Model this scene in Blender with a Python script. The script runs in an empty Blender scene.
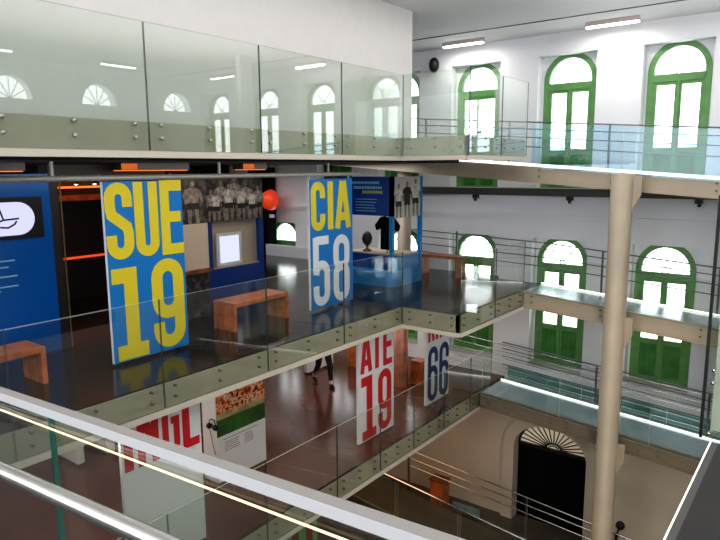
import bpy, bmesh, math, random
from mathutils import Vector, Matrix
random.seed(7)
scene = bpy.context.scene
COL = scene.collection
EYE = 8.2                      # camera height above the ground floor; the numbers below are measured from eye level
R = math.radians

# ------------------------------------------------------------------ materials
MATS = {}
def mat(name, col, rough=.5, metal=0., noise=0., nscale=6., emit=None, estr=0., spec=None, col2=None, bump=0., coords='Object'):
    m = bpy.data.materials.new(name); m.use_nodes = True
    nt = m.node_tree; b = nt.nodes['Principled BSDF']
    c = (*col, 1) if len(col) == 3 else col
    b.inputs['Base Color'].default_value = c
    b.inputs['Roughness'].default_value = rough
    b.inputs['Metallic'].default_value = metal
    if spec is not None: b.inputs['Specular IOR Level'].default_value = spec
    if emit is not None:
        b.inputs['Emission Color'].default_value = (*emit, 1); b.inputs['Emission Strength'].default_value = estr
    if noise > 0 or col2 is not None:
        tc = nt.nodes.new('ShaderNodeTexCoord'); n = nt.nodes.new('ShaderNodeTexNoise')
        n.inputs['Scale'].default_value = nscale; n.inputs['Detail'].default_value = 4
        nt.links.new(tc.outputs[coords], n.inputs['Vector'])
        r = nt.nodes.new('ShaderNodeValToRGB')
        lo = tuple(max(0, x*(1-noise)) for x in col[:3]) if col2 is None else col2
        hi = tuple(min(1, x*(1+noise)) for x in col[:3])
        r.color_ramp.elements[0].position = .35; r.color_ramp.elements[1].position = .65
        r.color_ramp.elements[0].color = (*lo, 1); r.color_ramp.elements[1].color = (*hi, 1)
        nt.links.new(n.outputs['Fac'], r.inputs['Fac']); nt.links.new(r.outputs['Color'], b.inputs['Base Color'])
        if bump > 0:
            bp = nt.nodes.new('ShaderNodeBump'); bp.inputs['Strength'].default_value = bump; bp.inputs['Distance'].default_value = .01
            nt.links.new(n.outputs['Fac'], bp.inputs['Height']); nt.links.new(bp.outputs['Normal'], b.inputs['Normal'])
    MATS[name] = m
    return m

def glass(name, tint, ior=1.45, rough=0.):
    m = bpy.data.materials.new(name); m.use_nodes = True
    nt = m.node_tree; nt.nodes.clear()
    o = nt.nodes.new('ShaderNodeOutputMaterial'); mx = nt.nodes.new('ShaderNodeMixShader')
    t = nt.nodes.new('ShaderNodeBsdfTransparent'); g = nt.nodes.new('ShaderNodeBsdfGlossy'); f = nt.nodes.new('ShaderNodeFresnel')
    t.inputs['Color'].default_value = (*tint, 1); g.inputs['Roughness'].default_value = rough
    g.inputs['Color'].default_value = (1, 1, 1, 1); f.inputs['IOR'].default_value = ior
    ge = nt.nodes.new('ShaderNodeNewGeometry'); mi = nt.nodes.new('ShaderNodeMix'); mi.data_type = 'FLOAT'
    mi.inputs[2].default_value = ior; mi.inputs[3].default_value = 1/ior      # the same reflectance on both faces of the pane
    nt.links.new(ge.outputs['Backfacing'], mi.inputs[0]); nt.links.new(mi.outputs[0], f.inputs['IOR'])
    nt.links.new(f.outputs[0], mx.inputs[0]); nt.links.new(t.outputs[0], mx.inputs[1]); nt.links.new(g.outputs[0], mx.inputs[2])
    nt.links.new(mx.outputs[0], o.inputs['Surface'])
    MATS[name] = m
    return m

def emis(name, col, s):
    m = bpy.data.materials.new(name); m.use_nodes = True
    nt = m.node_tree; nt.nodes.clear()
    o = nt.nodes.new('ShaderNodeOutputMaterial'); e = nt.nodes.new('ShaderNodeEmission')
    e.inputs['Color'].default_value = (*col, 1); e.inputs['Strength'].default_value = s
    nt.links.new(e.outputs[0], o.inputs['Surface']); MATS[name] = m
    return m

def mottled(name, cols, scale, rough=.6, stretch=(1, 1, 1)):
    """printed photograph: patchy procedural pattern made of several tones"""
    m = bpy.data.materials.new(name); m.use_nodes = True
    nt = m.node_tree; b = nt.nodes['Principled BSDF']; b.inputs['Roughness'].default_value = rough
    tc = nt.nodes.new('ShaderNodeTexCoord'); mp = nt.nodes.new('ShaderNodeMapping'); n = nt.nodes.new('ShaderNodeTexNoise')
    mp.inputs['Scale'].default_value = stretch
    n.inputs['Scale'].default_value = scale; n.inputs['Detail'].default_value = 3
    r = nt.nodes.new('ShaderNodeValToRGB'); e = r.color_ramp.elements
    pos = [.32 + .36*i/(len(cols)-1) for i in range(len(cols))]
    e[0].position = pos[0]; e[0].color = (*cols[0], 1); e[1].position = pos[-1]; e[1].color = (*cols[-1], 1)
    for i in range(1, len(cols)-1):
        q = e.new(pos[i]); q.color = (*cols[i], 1)
    nt.links.new(tc.outputs['Object'], mp.inputs['Vector']); nt.links.new(mp.outputs['Vector'], n.inputs['Vector'])
    nt.links.new(n.outputs['Fac'], r.inputs['Fac']); nt.links.new(r.outputs['Color'], b.inputs['Base Color'])
    MATS[name] = m
    return m

mat('wall_white', (.80, .80, .82), .75, noise=.02, nscale=1.5)
mat('wall_grey', (.30, .29, .28), .8)
mat('wall_cream', (.60, .53, .43), .7, noise=.12, nscale=.5)
mat('bulkhead_white', (.74, .71, .69), .8, noise=.015)
mat('ceiling_white', (.80, .79, .78), .8)
mat('black_ceiling', (.012, .011, .010), .7)
mat('dark_room', (.018, .014, .013), .6)
mat('floor_black', (.013, .011, .010), .17, noise=.25, nscale=1.3, spec=.5)
mat('floor_brown', (.105, .034, .021), .2, noise=.18, nscale=.9, spec=.45)
mat('floor_ground', (.10, .085, .07), .35, noise=.2, nscale=2)
mat('deck_grey', (.60, .69, .76), .24, metal=.6, noise=.05, nscale=2, spec=.8)
mat('steel_khaki', (.42, .39, .29), .42, metal=.15, noise=.05, nscale=3)
mat('steel_beige', (.42, .35, .26), .45, metal=.1, noise=.05, nscale=2)
mat('flange_beige', (.60, .55, .46), .5)
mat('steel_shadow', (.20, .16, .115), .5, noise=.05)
mat('dark_steel', (.07, .065, .06), .45)
mat('stainless', (.62, .60, .58), .25, metal=1.)
mat('tube_dark', (.16, .16, .17), .35, metal=.6)
mat('pipe_grey', (.40, .39, .36), .45, metal=.3)
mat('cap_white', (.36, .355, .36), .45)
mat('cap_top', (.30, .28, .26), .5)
mat('green_frame', (.12, .29, .09), .45, noise=.12, nscale=5)
mat('green_panel', (.055, .20, .045), .4, noise=.2, nscale=4)
mat('black_iron', (.01, .01, .01), .5)
mat('black_matte', (.004, .004, .004), .9, spec=.1)
mat('bolt_dark', (.16, .16, .12), .35, metal=.5)
mat('bolt_steel', (.45, .43, .36), .35, metal=.7)
mat('brass_dim', (.16, .11, .05), .4)
mat('wood_red', (.42, .12, .035), .38, noise=.35, nscale=5)
mat('wood_dark', (.20, .06, .02), .4, noise=.3, nscale=6)
mat('blue_sign', (.0, .185, .52), .45)
mat('blue_wall', (.0, .10, .38), .35, noise=.08, nscale=1)
mat('blue_deep', (.005, .045, .26), .35)
mat('blue_plinth', (.0, .20, .50), .3)
mat('yellow', (.72, .58, .02), .5)
mat('print_white', (.74, .76, .78), .5)
mat('board_white', (.74, .75, .74), .55)
mat('red', (.58, .012, .02), .5)
mat('navy', (.01, .025, .13), .5)
mat('green_print', (.06, .22, .06), .5)
mat('dark_red', (.22, .015, .015), .5)
mat('banner_dark', (.12, .30, .10), .6)
mat('beige_board', (.56, .46, .34), .6)
mat('caption_grey', (.40, .38, .34), .6)
mat('caption_light', (.25, .55, .70), .5)
mat('caption_yellow', (.55, .50, .10), .5)
mat('photo_dark', (.02, .018, .015), .6)
mat('photo_brown', (.24, .20, .16), .6, noise=.4, nscale=14)
mat('photo_shirt', (.36, .33, .28), .6, noise=.5, nscale=16)
mat('photo_pale', (.66, .62, .55), .6, noise=.35, nscale=14)
mat('photo_mid', (.26, .22, .18), .6)
mat('photo_light', (.62, .58, .52), .6)
mat('pitch_green', (.025, .11, .012), .6, noise=.5, nscale=3)
mat('pitch_line', (.42, .33, .16), .6, noise=.3, nscale=9)
mottled('crowd_print', [(.015, .01, .01), (.40, .05, .015), (.80, .26, .07), (.85, .60, .42), (.10, .02, .02)], 15)
mottled('team_print', [(.012, .010, .008), (.035, .03, .026), (.12, .10, .08), (.03, .026, .022)], 7)
mottled('dim_print', [(.01, .01, .01), (.03, .027, .025), (.12, .10, .085)], 9)
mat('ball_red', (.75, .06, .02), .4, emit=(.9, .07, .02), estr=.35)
mat('skin', (.45, .27, .19), .55)
mat('cloth_black', (.012, .012, .014), .8)
mat('cloth_grey', (.10, .10, .12), .8)
mat('hair_dark', (.02, .013, .01), .6)
mat('shoe_black', (.012, .012, .012), .4)
mat('sock_white', (.7, .68, .64), .8)
mat('teal_edge', (.02, .16, .13), .25)
mat('edge_pale', (.55, .56, .48), .3)
mat('edge_dark', (.05, .07, .06), .3)
mat('lamp_body', (.55, .45, .42), .5)
mat('stone_sill', (.52, .50, .48), .6)
mat('bluish_panel', (.20, .32, .36), .35, noise=.3, nscale=4)
glass('glass_green', (.915, .945, .915), 1.75)
glass('glass_clear', (.955, .97, .955))
glass('glass_blue', (.80, .915, .975))
glass('glass_teal', (.55, .74, .74))
glass('glass_near', (.90, .935, .90))
glass('glass_pane', (.97, .98, .98), 1.3)
emis('lamp_white', (1, .98, .96), 7)
emis('led_white', (1, .97, .90), 2.2)
emis('led_reflection', (1, .80, .50), 1.6)
emis('orange_glow', (1, .22, .04), 1.2)
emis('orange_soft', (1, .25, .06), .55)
emis('cove_red', (1, .11, .03), .8)
emis('screen_glow', (.62, .62, .95), 1.05)
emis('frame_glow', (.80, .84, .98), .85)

# ------------------------------------------------------------------ mesh building
class MB:
    def __init__(s): s.v = []; s.f = []; s.mi = []; s.sm = []
    def add(s, vs, fs, mi=0, smooth=False):
        k = len(s.v); s.v += [Vector(p) for p in vs]
        for f in fs: s.f.append([k+i for i in f]); s.mi.append(mi); s.sm.append(smooth)
        return s
    def box(s, x0, x1, y0, y1, z0, z1, mi=0, side=None):
        v = [(x, y, z) for z in (z0, z1) for y in (y0, y1) for x in (x0, x1)]
        fs = [(0, 2, 3, 1), (4, 5, 7, 6), (0, 1, 5, 4), (2, 6, 7, 3), (0, 4, 6, 2), (1, 3, 7, 5)]   # bottom top -y +y -x +x
        k = len(s.v); s.v += [Vector(p) for p in v]
        for i, f in enumerate(fs):
            s.f.append([k+j for j in f]); s.mi.append(mi if side is None else side[i]); s.sm.append(False)
        return s
    def slab(s, a, b, up, t, side_mi=None):
        """sloping bar: a,b are two end points of its centre line, up = (half thickness across horizontally, half vertical)"""
        a, b = Vector(a), Vector(b); d = (b-a).normalized(); n = d.cross(Vector((0, 0, 1))).normalized(); w = Vector((0, 0, 1))
        hw, hz = up, t; vs = []
        for p in (a, b):
            for (i, j) in ((-1, -1), (1, -1), (1, 1), (-1, 1)): vs.append(p + n*hw*i + w*hz*j)
        s.add(vs, [(0, 1, 2, 3), (7, 6, 5, 4), (0, 4, 5, 1), (1, 5, 6, 2), (2, 6, 7, 3), (3, 7, 4, 0)])
        if side_mi:
            for k, m_ in zip(range(len(s.mi)-6, len(s.mi)), side_mi): s.mi[k] = m_
        return s
    def tube(s, pts, r, n=10, caps=True, mi=0):
        pts = [Vector(p) for p in pts]; rings = []
        for i, p in enumerate(pts):
            d = (pts[min(i+1, len(pts)-1)] - pts[max(i-1, 0)]).normalized()
            up = Vector((0, 0, 1)) if abs(d.z) < .95 else Vector((1, 0, 0))
            u = d.cross(up).normalized(); w = u.cross(d)
            rr = r[i] if isinstance(r, (list, tuple)) else r
            rings.append([p + u*rr*math.cos(2*math.pi*k/n) + w*rr*math.sin(2*math.pi*k/n) for k in range(n)])
        vs = [q for g in rings for q in g]; fs = []
        for i in range(len(rings)-1):
            for k in range(n): fs.append((i*n+k, i*n+(k+1) % n, (i+1)*n+(k+1) % n, (i+1)*n+k))
        s.add(vs, fs, mi, True)
        if caps:
            s.add(rings[0], [list(range(n))[::-1]], mi); s.add(rings[-1], [list(range(n))], mi)
        return s
    def lathe(s, c, prof, n=24, mi=0, axis='z'):
        vs = []
        for (r, z) in prof:
            for k in range(n):
                a = 2*math.pi*k/n; p = (r*math.cos(a), r*math.sin(a), z)
                if axis == 'y': p = (p[0], p[2], p[1])
                if axis == 'x': p = (p[2], p[0], p[1])
                vs.append(Vector(c) + Vector(p))
        fs = []
        for i in range(len(prof)-1):
            for k in range(n): fs.append((i*n+k, i*n+(k+1) % n, (i+1)*n+(k+1) % n, (i+1)*n+k))
        return s.add(vs, fs, mi, True)
    def prism(s, poly, axis, a, b, mi=0):
        """polygon extruded between a and b along axis; poly gives the other two coordinates in order"""
        def P(u, v, w):
            return {'x': (w, u, v), 'y': (u, w, v), 'z': (u, v, w)}[axis]
        n = len(poly); vs = [P(u, v, a) for u, v in poly] + [P(u, v, b) for u, v in poly]
        fs = [list(range(n))[::-1], list(range(n, 2*n))] + [(i, (i+1) % n, n+(i+1) % n, n+i) for i in range(n)]
        return s.add(vs, fs, mi)
    def ribbon(s, path, w, place, closed=False):
        """flat stroke of width w along a 2D path; place(u, v) gives the 3D point"""
        p = [Vector(q) for q in path]; n = len(p); L = []; Rr = []
        for i in range(n):
            if closed: a, b = p[(i-1) % n], p[(i+1) % n]
            else: a, b = p[max(i-1, 0)], p[min(i+1, n-1)]
            d0 = (p[i]-a); d1 = (b-p[i])
            if d0.length < 1e-9: d0 = d1
            if d1.length < 1e-9: d1 = d0
            d0 = d0.normalized(); d1 = d1.normalized()
            t = (d0+d1); t = d1 if t.length < 1e-6 else t.normalized()
            nn = Vector((-t.y, t.x)); k = 1/max(.45, nn.dot(Vector((-d1.y, d1.x))))
            L.append(p[i]+nn*w/2*k); Rr.append(p[i]-nn*w/2*k)
        vs = [place(*q) for q in L] + [place(*q) for q in Rr]
        m = n if closed else n-1
        fs = [(i, (i+1) % n, n+(i+1) % n, n+i) for i in range(m)]
        return s.add(vs, fs)
    def build(s, name, mats, parent=None, bevel=0.):
        me = bpy.data.meshes.new(name)
        if parent is not None: org = WORG[parent.as_pointer()]
        else:
            lo = [min(v[i] for v in s.v) for i in range(3)]; hi = [max(v[i] for v in s.v) for i in range(3)]
            org = Vector(((lo[0]+hi[0])/2, (lo[1]+hi[1])/2, lo[2]))
        me.from_pydata([tuple(v-org) for v in s.v], [], s.f)
        mats = mats if isinstance(mats, (list, tuple)) else [mats]
        for m in mats: me.materials.append(MATS[m])
        for p, mi, sm in zip(me.polygons, s.mi, s.sm): p.material_index = mi; p.use_smooth = sm
        bm = bmesh.new(); bm.from_mesh(me); bmesh.ops.recalc_face_normals(bm, faces=bm.faces); bm.to_mesh(me); bm.free()
        me.update()
        o = bpy.data.objects.new(name, me); COL.objects.link(o)
        if parent is not None: o.parent = parent
        else: o.location = org + Vector((0, 0, EYE))
        WORG[o.as_pointer()] = org
        if bevel:
            b = o.modifiers.new('bevel', 'BEVEL'); b.width = bevel; b.segments = 2; b.limit_method = 'ANGLE'
        return o
WORG = {}

def tag(o, label=None, cat=None, group=None, kind=None):
    if label: o['label'] = label
    if cat: o['category'] = cat
    if group: o['group'] = group
    if kind: o['kind'] = kind
    return o
def thing(name, loc, label, cat, group=None, kind=None):
    o = bpy.data.objects.new(name, None); COL.objects.link(o); o.empty_display_size = .2
    WORG[o.as_pointer()] = Vector(loc); o.location = Vector(loc) + Vector((0, 0, EYE))
    return tag(o, label, cat, group, kind)
def copy_tree(o, parent=None):
    c = o.copy(); COL.objects.link(c)
    if parent is not None: c.parent = parent
    for ch in list(o.children): copy_tree(ch, c)
    return c
def clone(o, off, label=None):
    c = copy_tree(o); c.location = o.location + Vector(off)
    WORG[c.as_pointer()] = WORG[o.as_pointer()] + Vector(off)
    if label: c['label'] = label
    return c
def struct(mb, name, m, label=None, parent=None, bevel=0):
    o = mb.build(name, m, parent, bevel)
    if parent is None: tag(o, label, None, None, 'structure')
    return o
def at(x, y, X=None, Y=None, Z=None):
    d = CF + CR*((x-360)/FPX) - CU*((y-270)/FPX)
    t = X/d.x if X is not None else (Y/d.y if Y is not None else Z/d.z)
    return d*t

# ------------------------------------------------------------------ camera
FPX, yaw, pit, rol = 629.73, R(37.12), R(9.144), R(-.374)
fw = Vector((-math.sin(yaw), math.cos(yaw), 0)); rt = Vector((math.cos(yaw), math.sin(yaw), 0)); upv = Vector((0, 0, 1))
CF = fw*math.cos(pit) - upv*math.sin(pit); U0 = upv*math.cos(pit) + fw*math.sin(pit)
CR = rt*math.cos(rol) + U0*math.sin(rol); CU = U0*math.cos(rol) - rt*math.sin(rol)
cam = bpy.data.cameras.new('camera'); co = bpy.data.objects.new('camera', cam); COL.objects.link(co)
cam.sensor_fit = 'HORIZONTAL'; cam.sensor_width = 36; cam.lens = 36*FPX/720; cam.clip_start = .05; cam.clip_end = 200
M3 = Matrix((CR, CU, -CF)).transposed()
co.matrix_world = Matrix.Translation((0, 0, EYE)) @ M3.to_4x4()
scene.camera = co

# ------------------------------------------------------------------ levels (eye = 0)
Z3, Z2, Z1, Z0 = .51, -2.43, -4.765, -8.2
XE, XE1, XJ = -6., -5.79, -4.85           # slab edge of the two upper floors, of the first floor, of the landing
YC, YR0, YR1 = 9.13, 11.75, 12.8          # landing corner, near and far edge of the ramps
YW = 13.2                                 # face of the facade wall
XL, XR = -15., 4.3
ZT = 2.71
WIN = lambda k: -4.66 + 2.06*k

# ------------------------------------------------------------------ facade wall with recesses
def grid_wall(holes, x0, x1, z0, z1, y0, y1):
    mb = MB()
    xs = sorted({x0, x1, *[h[0] for h in holes], *[h[1] for h in holes]})
    for a, b in zip(xs, xs[1:]):
        mid = (a+b)/2; zs = [(z0, z1)]
        for h in holes:
            if h[0] < mid < h[1]:
                nz = []
                for (p, q) in zs:
                    if h[2] > p: nz.append((p, min(q, h[2])))
                    if h[3] < q: nz.append((max(p, h[3]), q))
                zs = [t for t in nz if t[1]-t[0] > 1e-6]
        for (p, q) in zs: mb.box(a, b, y0, y1, p, q)
    return mb
UP = range(-3, 5); MID = range(-4, 2)
holes = []
for k in UP: holes.append((WIN(k)-.6, WIN(k)+.6, -.53, 2.29))
for k in MID: holes.append((WIN(k)-.6, WIN(k)+.6, -4.34, -1.52))
struct(grid_wall(holes, XL, XR, -5.25, ZT, YW, YW+.4), 'wall_back', 'wall_white', 'white plastered wall with rows of green arched windows')
# lower, cream part of the same wall with a round-headed doorway
mb = MB(); dx, dr, dz = -4.66, .83, -6.36
mb.box(XL, dx-dr, YW, YW+.5, Z0, -5.25).box(dx+dr, XR, YW, YW+.5, Z0, -5.25)
n = 24; arc = [(dx+dr*math.cos(math.pi*i/n), dz+.62*math.sin(math.pi*i/n)) for i in range(n+1)]
for (a, b) in zip(arc, arc[1:]):
    mb.prism([(b[0], b[1]), (a[0], a[1]), (a[0], -5.25), (b[0], -5.25)], 'y', YW, YW+.5)
struct(mb, 'wall_back_ground', 'wall_cream', 'cream ground floor wall pierced by a round headed doorway')
# surround of the doorway
mb = MB()
for sx in (-1, 1): mb.box(dx+sx*(dr+.14)-.14, dx+sx*(dr+.14)+.14, YW-.09, YW, Z0, dz)
for (a, b) in zip(arc, arc[1:]):
    f = lambda p: (dx+(p[0]-dx)*1.33, dz+(p[1]-dz)*1.42)
    mb.prism([b, a, f(a), f(b)], 'y', YW-.09, YW)
struct(mb, 'trim_1', 'wall_cream', 'pale moulded surround of the ground floor doorway')
struct(MB().box(XL, XR, YW-.07, YW, -1.08, -1.0).box(XL, XR, YW-.04, YW, -1.14, -1.08), 'trim_2', 'wall_white', 'thin white ledge running along the wall above the middle windows')

d1 = thing('door_1', (dx, YW+.25, Z0), 'dark round headed doorway with a pale fanlight of radial bars', None, None, 'structure')
mb = MB().box(dx-dr, dx, YW+.2, YW+.26, Z0, dz-.03).box(dx, dx+dr, YW+.2, YW+.26, Z0, dz-.03)
for sx in (-1, 1):
    for (p, q) in ((Z0+.2, Z0+.8), (Z0+.95, dz-.2)): mb.box(dx+sx*.42-.28, dx+sx*.42+.28, YW+.18, YW+.2, p, q)
mb.build('door_leaf', 'black_matte', d1)
mb = MB(); mb.prism([(dx, dz)] + arc, 'y', YW+.24, YW+.26)
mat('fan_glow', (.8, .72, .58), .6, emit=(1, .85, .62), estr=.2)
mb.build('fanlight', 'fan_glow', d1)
mb = MB()
for i in range(1, 16):
    a = math.pi*i/16
    mb.tube([(dx+.16*math.cos(a), YW+.22, dz+.12*math.sin(a)), (dx+dr*math.cos(a), YW+.22, dz+.62*math.sin(a))], .014, 6)
for rr in (.12, .2): mb.tube([(dx+rr*math.cos(math.pi*i/12), YW+.22, dz+.75*rr*math.sin(math.pi*i/12)) for i in range(13)], .014, 6)
mb.box(dx-dr, dx+dr, YW+.18, YW+.26, dz-.05, dz+.02)
for (a, b) in zip(arc, arc[1:]): mb.prism([b, a, (dx+(a[0]-dx)*.95, dz+(a[1]-dz)*.93), (dx+(b[0]-dx)*.95, dz+(b[1]-dz)*.93)], 'y', YW+.17, YW+.27)
mb.build('fan_bar', 'black_iron', d1)

# ------------------------------------------------------------------ arched windows
def make_window(cx, tz, name, label):
    """green French window: tz = height of the transom; arch above, leaves with glass and panels below"""
    Y = YW+.22; zs = tz+.13; zb = tz-2.19
    w = thing(name, (cx, Y, zb), label, None, None, 'structure')
    n = 20; ro, ri = .55, .44
    mb = MB()
    for sx in (-1, 1): mb.box(cx+sx*.495-.055, cx+sx*.495+.055, Y, Y+.1, zb, zs)
    for i in range(n):
        a, b = math.pi*i/n, math.pi*(i+1)/n
        mb.prism([(cx+ri*math.cos(a), zs+ri*math.sin(a)), (cx+ro*math.cos(a), zs+ro*math.sin(a)), (cx+ro*math.cos(b), zs+ro*math.sin(b)), (cx+ri*math.cos(b), zs+ri*math.sin(b))], 'y', Y, Y+.1)
    mb.build('window_frame', 'green_frame', w)
    MB().box(cx-.44, cx+.44, Y-.01, Y+.09, tz-.07, tz+.07).build('transom', 'green_frame', w)
    # white spandrel closing the corners of the recess
    mb = MB(); top = tz+.72
    for i in range(n):
        a, b = math.pi*i/n, math.pi*(i+1)/n
        mb.prism([(cx+ro*math.cos(b), zs+ro*math.sin(b)), (cx+ro*math.cos(a), zs+ro*math.sin(a)), (cx+ro*math.cos(a), top), (cx+ro*math.cos(b), top)], 'y', Y+.02, Y+.1)
    for sx in (-1, 1): mb.box(min(cx+sx*.55, cx+sx*.62), max(cx+sx*.55, cx+sx*.62), Y+.02, Y+.1, zb, top)
    mb.build('spandrel', 'wall_white', w)
    mb = MB(); mb.prism([(cx, zs)] + [(cx+ri*math.cos(math.pi*i/n), zs+ri*math.sin(math.pi*i/n)) for i in range(n+1)], 'y', Y+.05, Y+.056)
    mb.box(cx-ri, cx+ri, Y+.05, Y+.056, tz+.07, zs)
    mb.build('fanlight_pane', 'glass_pane', w)
    mb = MB()
    for sx in (-1, 1):
        mb.tube([(cx+sx*(.04+.26*t**1.6), Y+.04, tz+.07+.36*t) for t in [i/6 for i in range(7)]], .008, 6)
        mb.tube([(cx+sx*.07*t, Y+.04, tz+.07+.13*(1-t)) for t in (0, .5, 1)], .008, 6)
    mb.build('fan_bar', 'tube_dark', w)
    for sx in (-1, 1):
        lx = cx+sx*.22; mb = MB(); zg = tz-1.30
        for (a, b) in ((lx-.22, lx-.16), (lx+.16, lx+.22)): mb.box(a, b, Y+.01, Y+.07, zb, tz-.07)
        mb.box(lx-.16, lx+.16, Y+.01, Y+.07, tz-.13, tz-.07).box(lx-.16, lx+.16, Y+.01, Y+.07, zg-.1, zg).box(lx-.16, lx+.16, Y+.01, Y+.07, zb, zb+.12)
        lf = mb.build('leaf_frame', 'green_frame', w)
        MB().box(lx-.16, lx+.16, Y+.035, Y+.041, zg, tz-.13).build('pane', 'glass_pane', lf)
        mb = MB().box(lx-.16, lx+.16, Y+.03, Y+.06, zb+.12, zg-.1)
        for j in range(3): mb.box(lx-.15+.1*j, lx-.06+.1*j, Y+.02, Y+.03, zb+.16, zg-.14)
        mb.build('door_panel', 'green_panel', lf)
    MB().box(cx-.025, cx+.025, Y-.02, Y+.02, zb, tz-.07).build('mullion', 'green_frame', w)
    MB().box(cx-.6, cx+.6, YW-.03, YW+.4, zb-.06, zb).build('window_sill', 'stone_sill', w)
    return w
wn = 1
w0 = make_window(WIN(0), 1.665, 'window_4', None)
order = {-3: 'seen far off through the corner glass', -2: 'second to the left of the tall pier on the upper row', -1: 'behind the corner of the upper glass landing', 0: 'upper row, above the tall beige column on its left', 1: 'upper row, rightmost in view', 2: 'upper row mirrored in the glass', 3: 'upper row mirrored further in the glass', 4: 'upper row, last before the side wall'}
for k in UP:
    c = w0 if k == 0 else clone(w0, (2.06*k, 0, 0))
    if k != 0: c.name = 'window_%d' % wn
    wn += 1
    c['label'] = 'green arched French window, ' + order[k]
omid = {-4: 'small in the gap behind the benches', -3: 'hidden behind the blue and yellow sign', -2: 'behind the blue kiosk', -1: 'behind the end of the middle glass landing', 0: 'middle row, left of the beige column', 1: 'middle row, right of the beige column'}
for k in MID:
    c = clone(w0, (2.06*k, 0, -2.145-1.665), 'green arched French window, ' + omid[k])
    c.name = 'window_%d' % wn; wn += 1

# ------------------------------------------------------------------ other shell
holes = []
mb = MB(); X0 = XR
ys = [12.35, 9.8, 7.5, 4.95, 2.5]
prev = -3.
mb.box(X0, X0+.3, prev, YW, Z0, 1.75)
edges = sorted(ys); a = -3.
for y in edges: mb.box(X0, X0+.3, a, y-.5, 1.75, ZT); a = y+.5
mb.box(X0, X0+.3, a, YW, 1.75, ZT)
for y in edges:
    ar = [(y+.5*math.cos(math.pi*i/16), 1.75+.55*math.sin(math.pi*i/16)) for i in range(17)]
    for p, q in zip(ar, ar[1:]): mb.prism([q, p, (p[0], ZT), (q[0], ZT)], 'x', X0, X0+.3)
struct(mb, 'wall_right', 'wall_white', 'white side wall with half round lunette windows')
for i, y in enumerate(edges):
    w = thing('window_%d' % wn, (X0+.15, y, 1.75), 'half round lunette window high in the side wall, number %d along it' % (i+1), None, None, 'structure'); wn += 1
    MB().prism([(y+.5*math.cos(math.pi*j/16), 1.75+.55*math.sin(math.pi*j/16)) for j in range(17)], 'x', X0+.14, X0+.15).build('pane', 'glass_pane', w)
    mb = MB()
    for j in range(1, 6):
        t = math.pi*j/6; mb.tube([(X0+.13, y, 1.75), (X0+.13, y+.5*math.cos(t), 1.75+.55*math.sin(t))], .012, 6)
    mb.build('fan_bar', 'green_frame', w)
struct(MB().box(XL, XR+.3, -3, YW+.4, ZT, ZT+.2), 'ceiling', 'ceiling_white', 'flat white ceiling over the atrium')
struct(MB().box(-9, XR-.1, 11.93, 11.97, ZT-.012, ZT), 'trim_3', 'dark_steel', 'thin dark track groove in the white ceiling')
struct(MB().box(XL-.2, XL, -3, YW, Z0, ZT), 'wall_left', 'dark_room', 'dark far end wall of the exhibition rooms')
struct(MB().box(XL, XR, -3, YW+.6, Z0-.2, Z0), 'floor', 'floor_ground', 'ground floor of the atrium')

struct(MB().box(XL, XR, -3.2, -3, Z0, -1.0), 'wall_front', 'wall_grey', 'grey low wall added behind the camera to shape the light')  # added wall keeping sky glare out of the near glass, open above
# top storey: white room wall behind the glass
struct(MB().box(-6.45, -6.25, -2, 9.83, Z3, ZT), 'wall_upper_room', 'bulkhead_white', 'blank white wall standing behind the upper glass balustrade')
# slabs
mb = MB().box(XL, XE-.02, -1, YR1, Z3-.16, Z3).box(XE-.02, -4.77, YC+.03, 11.4, Z3-.16, Z3)
struct(mb, 'floor_upper', 'floor_black', 'upper floor slab')
struct(MB().box(XL, XE-.15, -1, YR0-.3, .10, Z3-.16).box(XE-.15, -4.9, YC+.12, 11.3, .20, Z3-.16), 'ceiling_exhibition', 'black_ceiling', 'black exhibition ceiling under the upper floor')
mb = MB().box(XL, XE-.02, -1, YW, Z2-.25, Z2).box(XE-.02, XJ-.01, YC+.03, YR1, Z2-.25, Z2)
struct(mb, 'floor_middle', 'floor_black', 'polished black floor of the middle exhibition level')
struct(MB().box(XL, XE-.2, -1, YW, Z2-.28, Z2-.25), 'ceiling_lower', 'ceiling_white', 'underside of the middle floor')
struct(MB().box(XL, XE1-.02, -1, YW, Z1-.25, Z1), 'floor_lower', 'floor_brown', 'polished red brown floor of the lower exhibition level')
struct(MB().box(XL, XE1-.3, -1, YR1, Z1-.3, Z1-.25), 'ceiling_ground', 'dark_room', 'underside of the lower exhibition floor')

# edge beams
def edge_beam(name, zt, zb, segs, label):
    mb = MB()
    for (x0, y0, x1, y1) in segs:
        if abs(x0-x1) < 1e-6:
            mb.box(x0-.06, x0, min(y0, y1), max(y0, y1), zb, zt, 0).box(x0-.14, x0+.05, min(y0, y1), max(y0, y1), zb-.07, zb, 1)
        else:
            mb.box(min(x0, x1), max(x0, x1), y0, y0+.06, zb, zt, 0).box(min(x0, x1), max(x0, x1), y0-.05, y0+.14, zb-.07, zb, 1)
    return struct(mb, name, ['steel_khaki', 'flange_beige'], label)
edge_beam('beam_upper', Z3, .20, [(XE, -1, XE, YC), (XE, YC, -4.75, YC), (-4.75, YC, -4.75, 11.4)], 'khaki steel edge beam of the upper floor')
edge_beam('beam_middle', Z2, Z2-.29, [(XE, -1, XE, YC), (XE, YC, XJ, YC), (XJ, YC, XJ, YR0)], 'khaki steel edge beam of the middle floor')
edge_beam('beam_lower', Z1, Z1-.29, [(XE1, -1, XE1, 12.4)], 'khaki steel edge beam of the lower floor')

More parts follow.
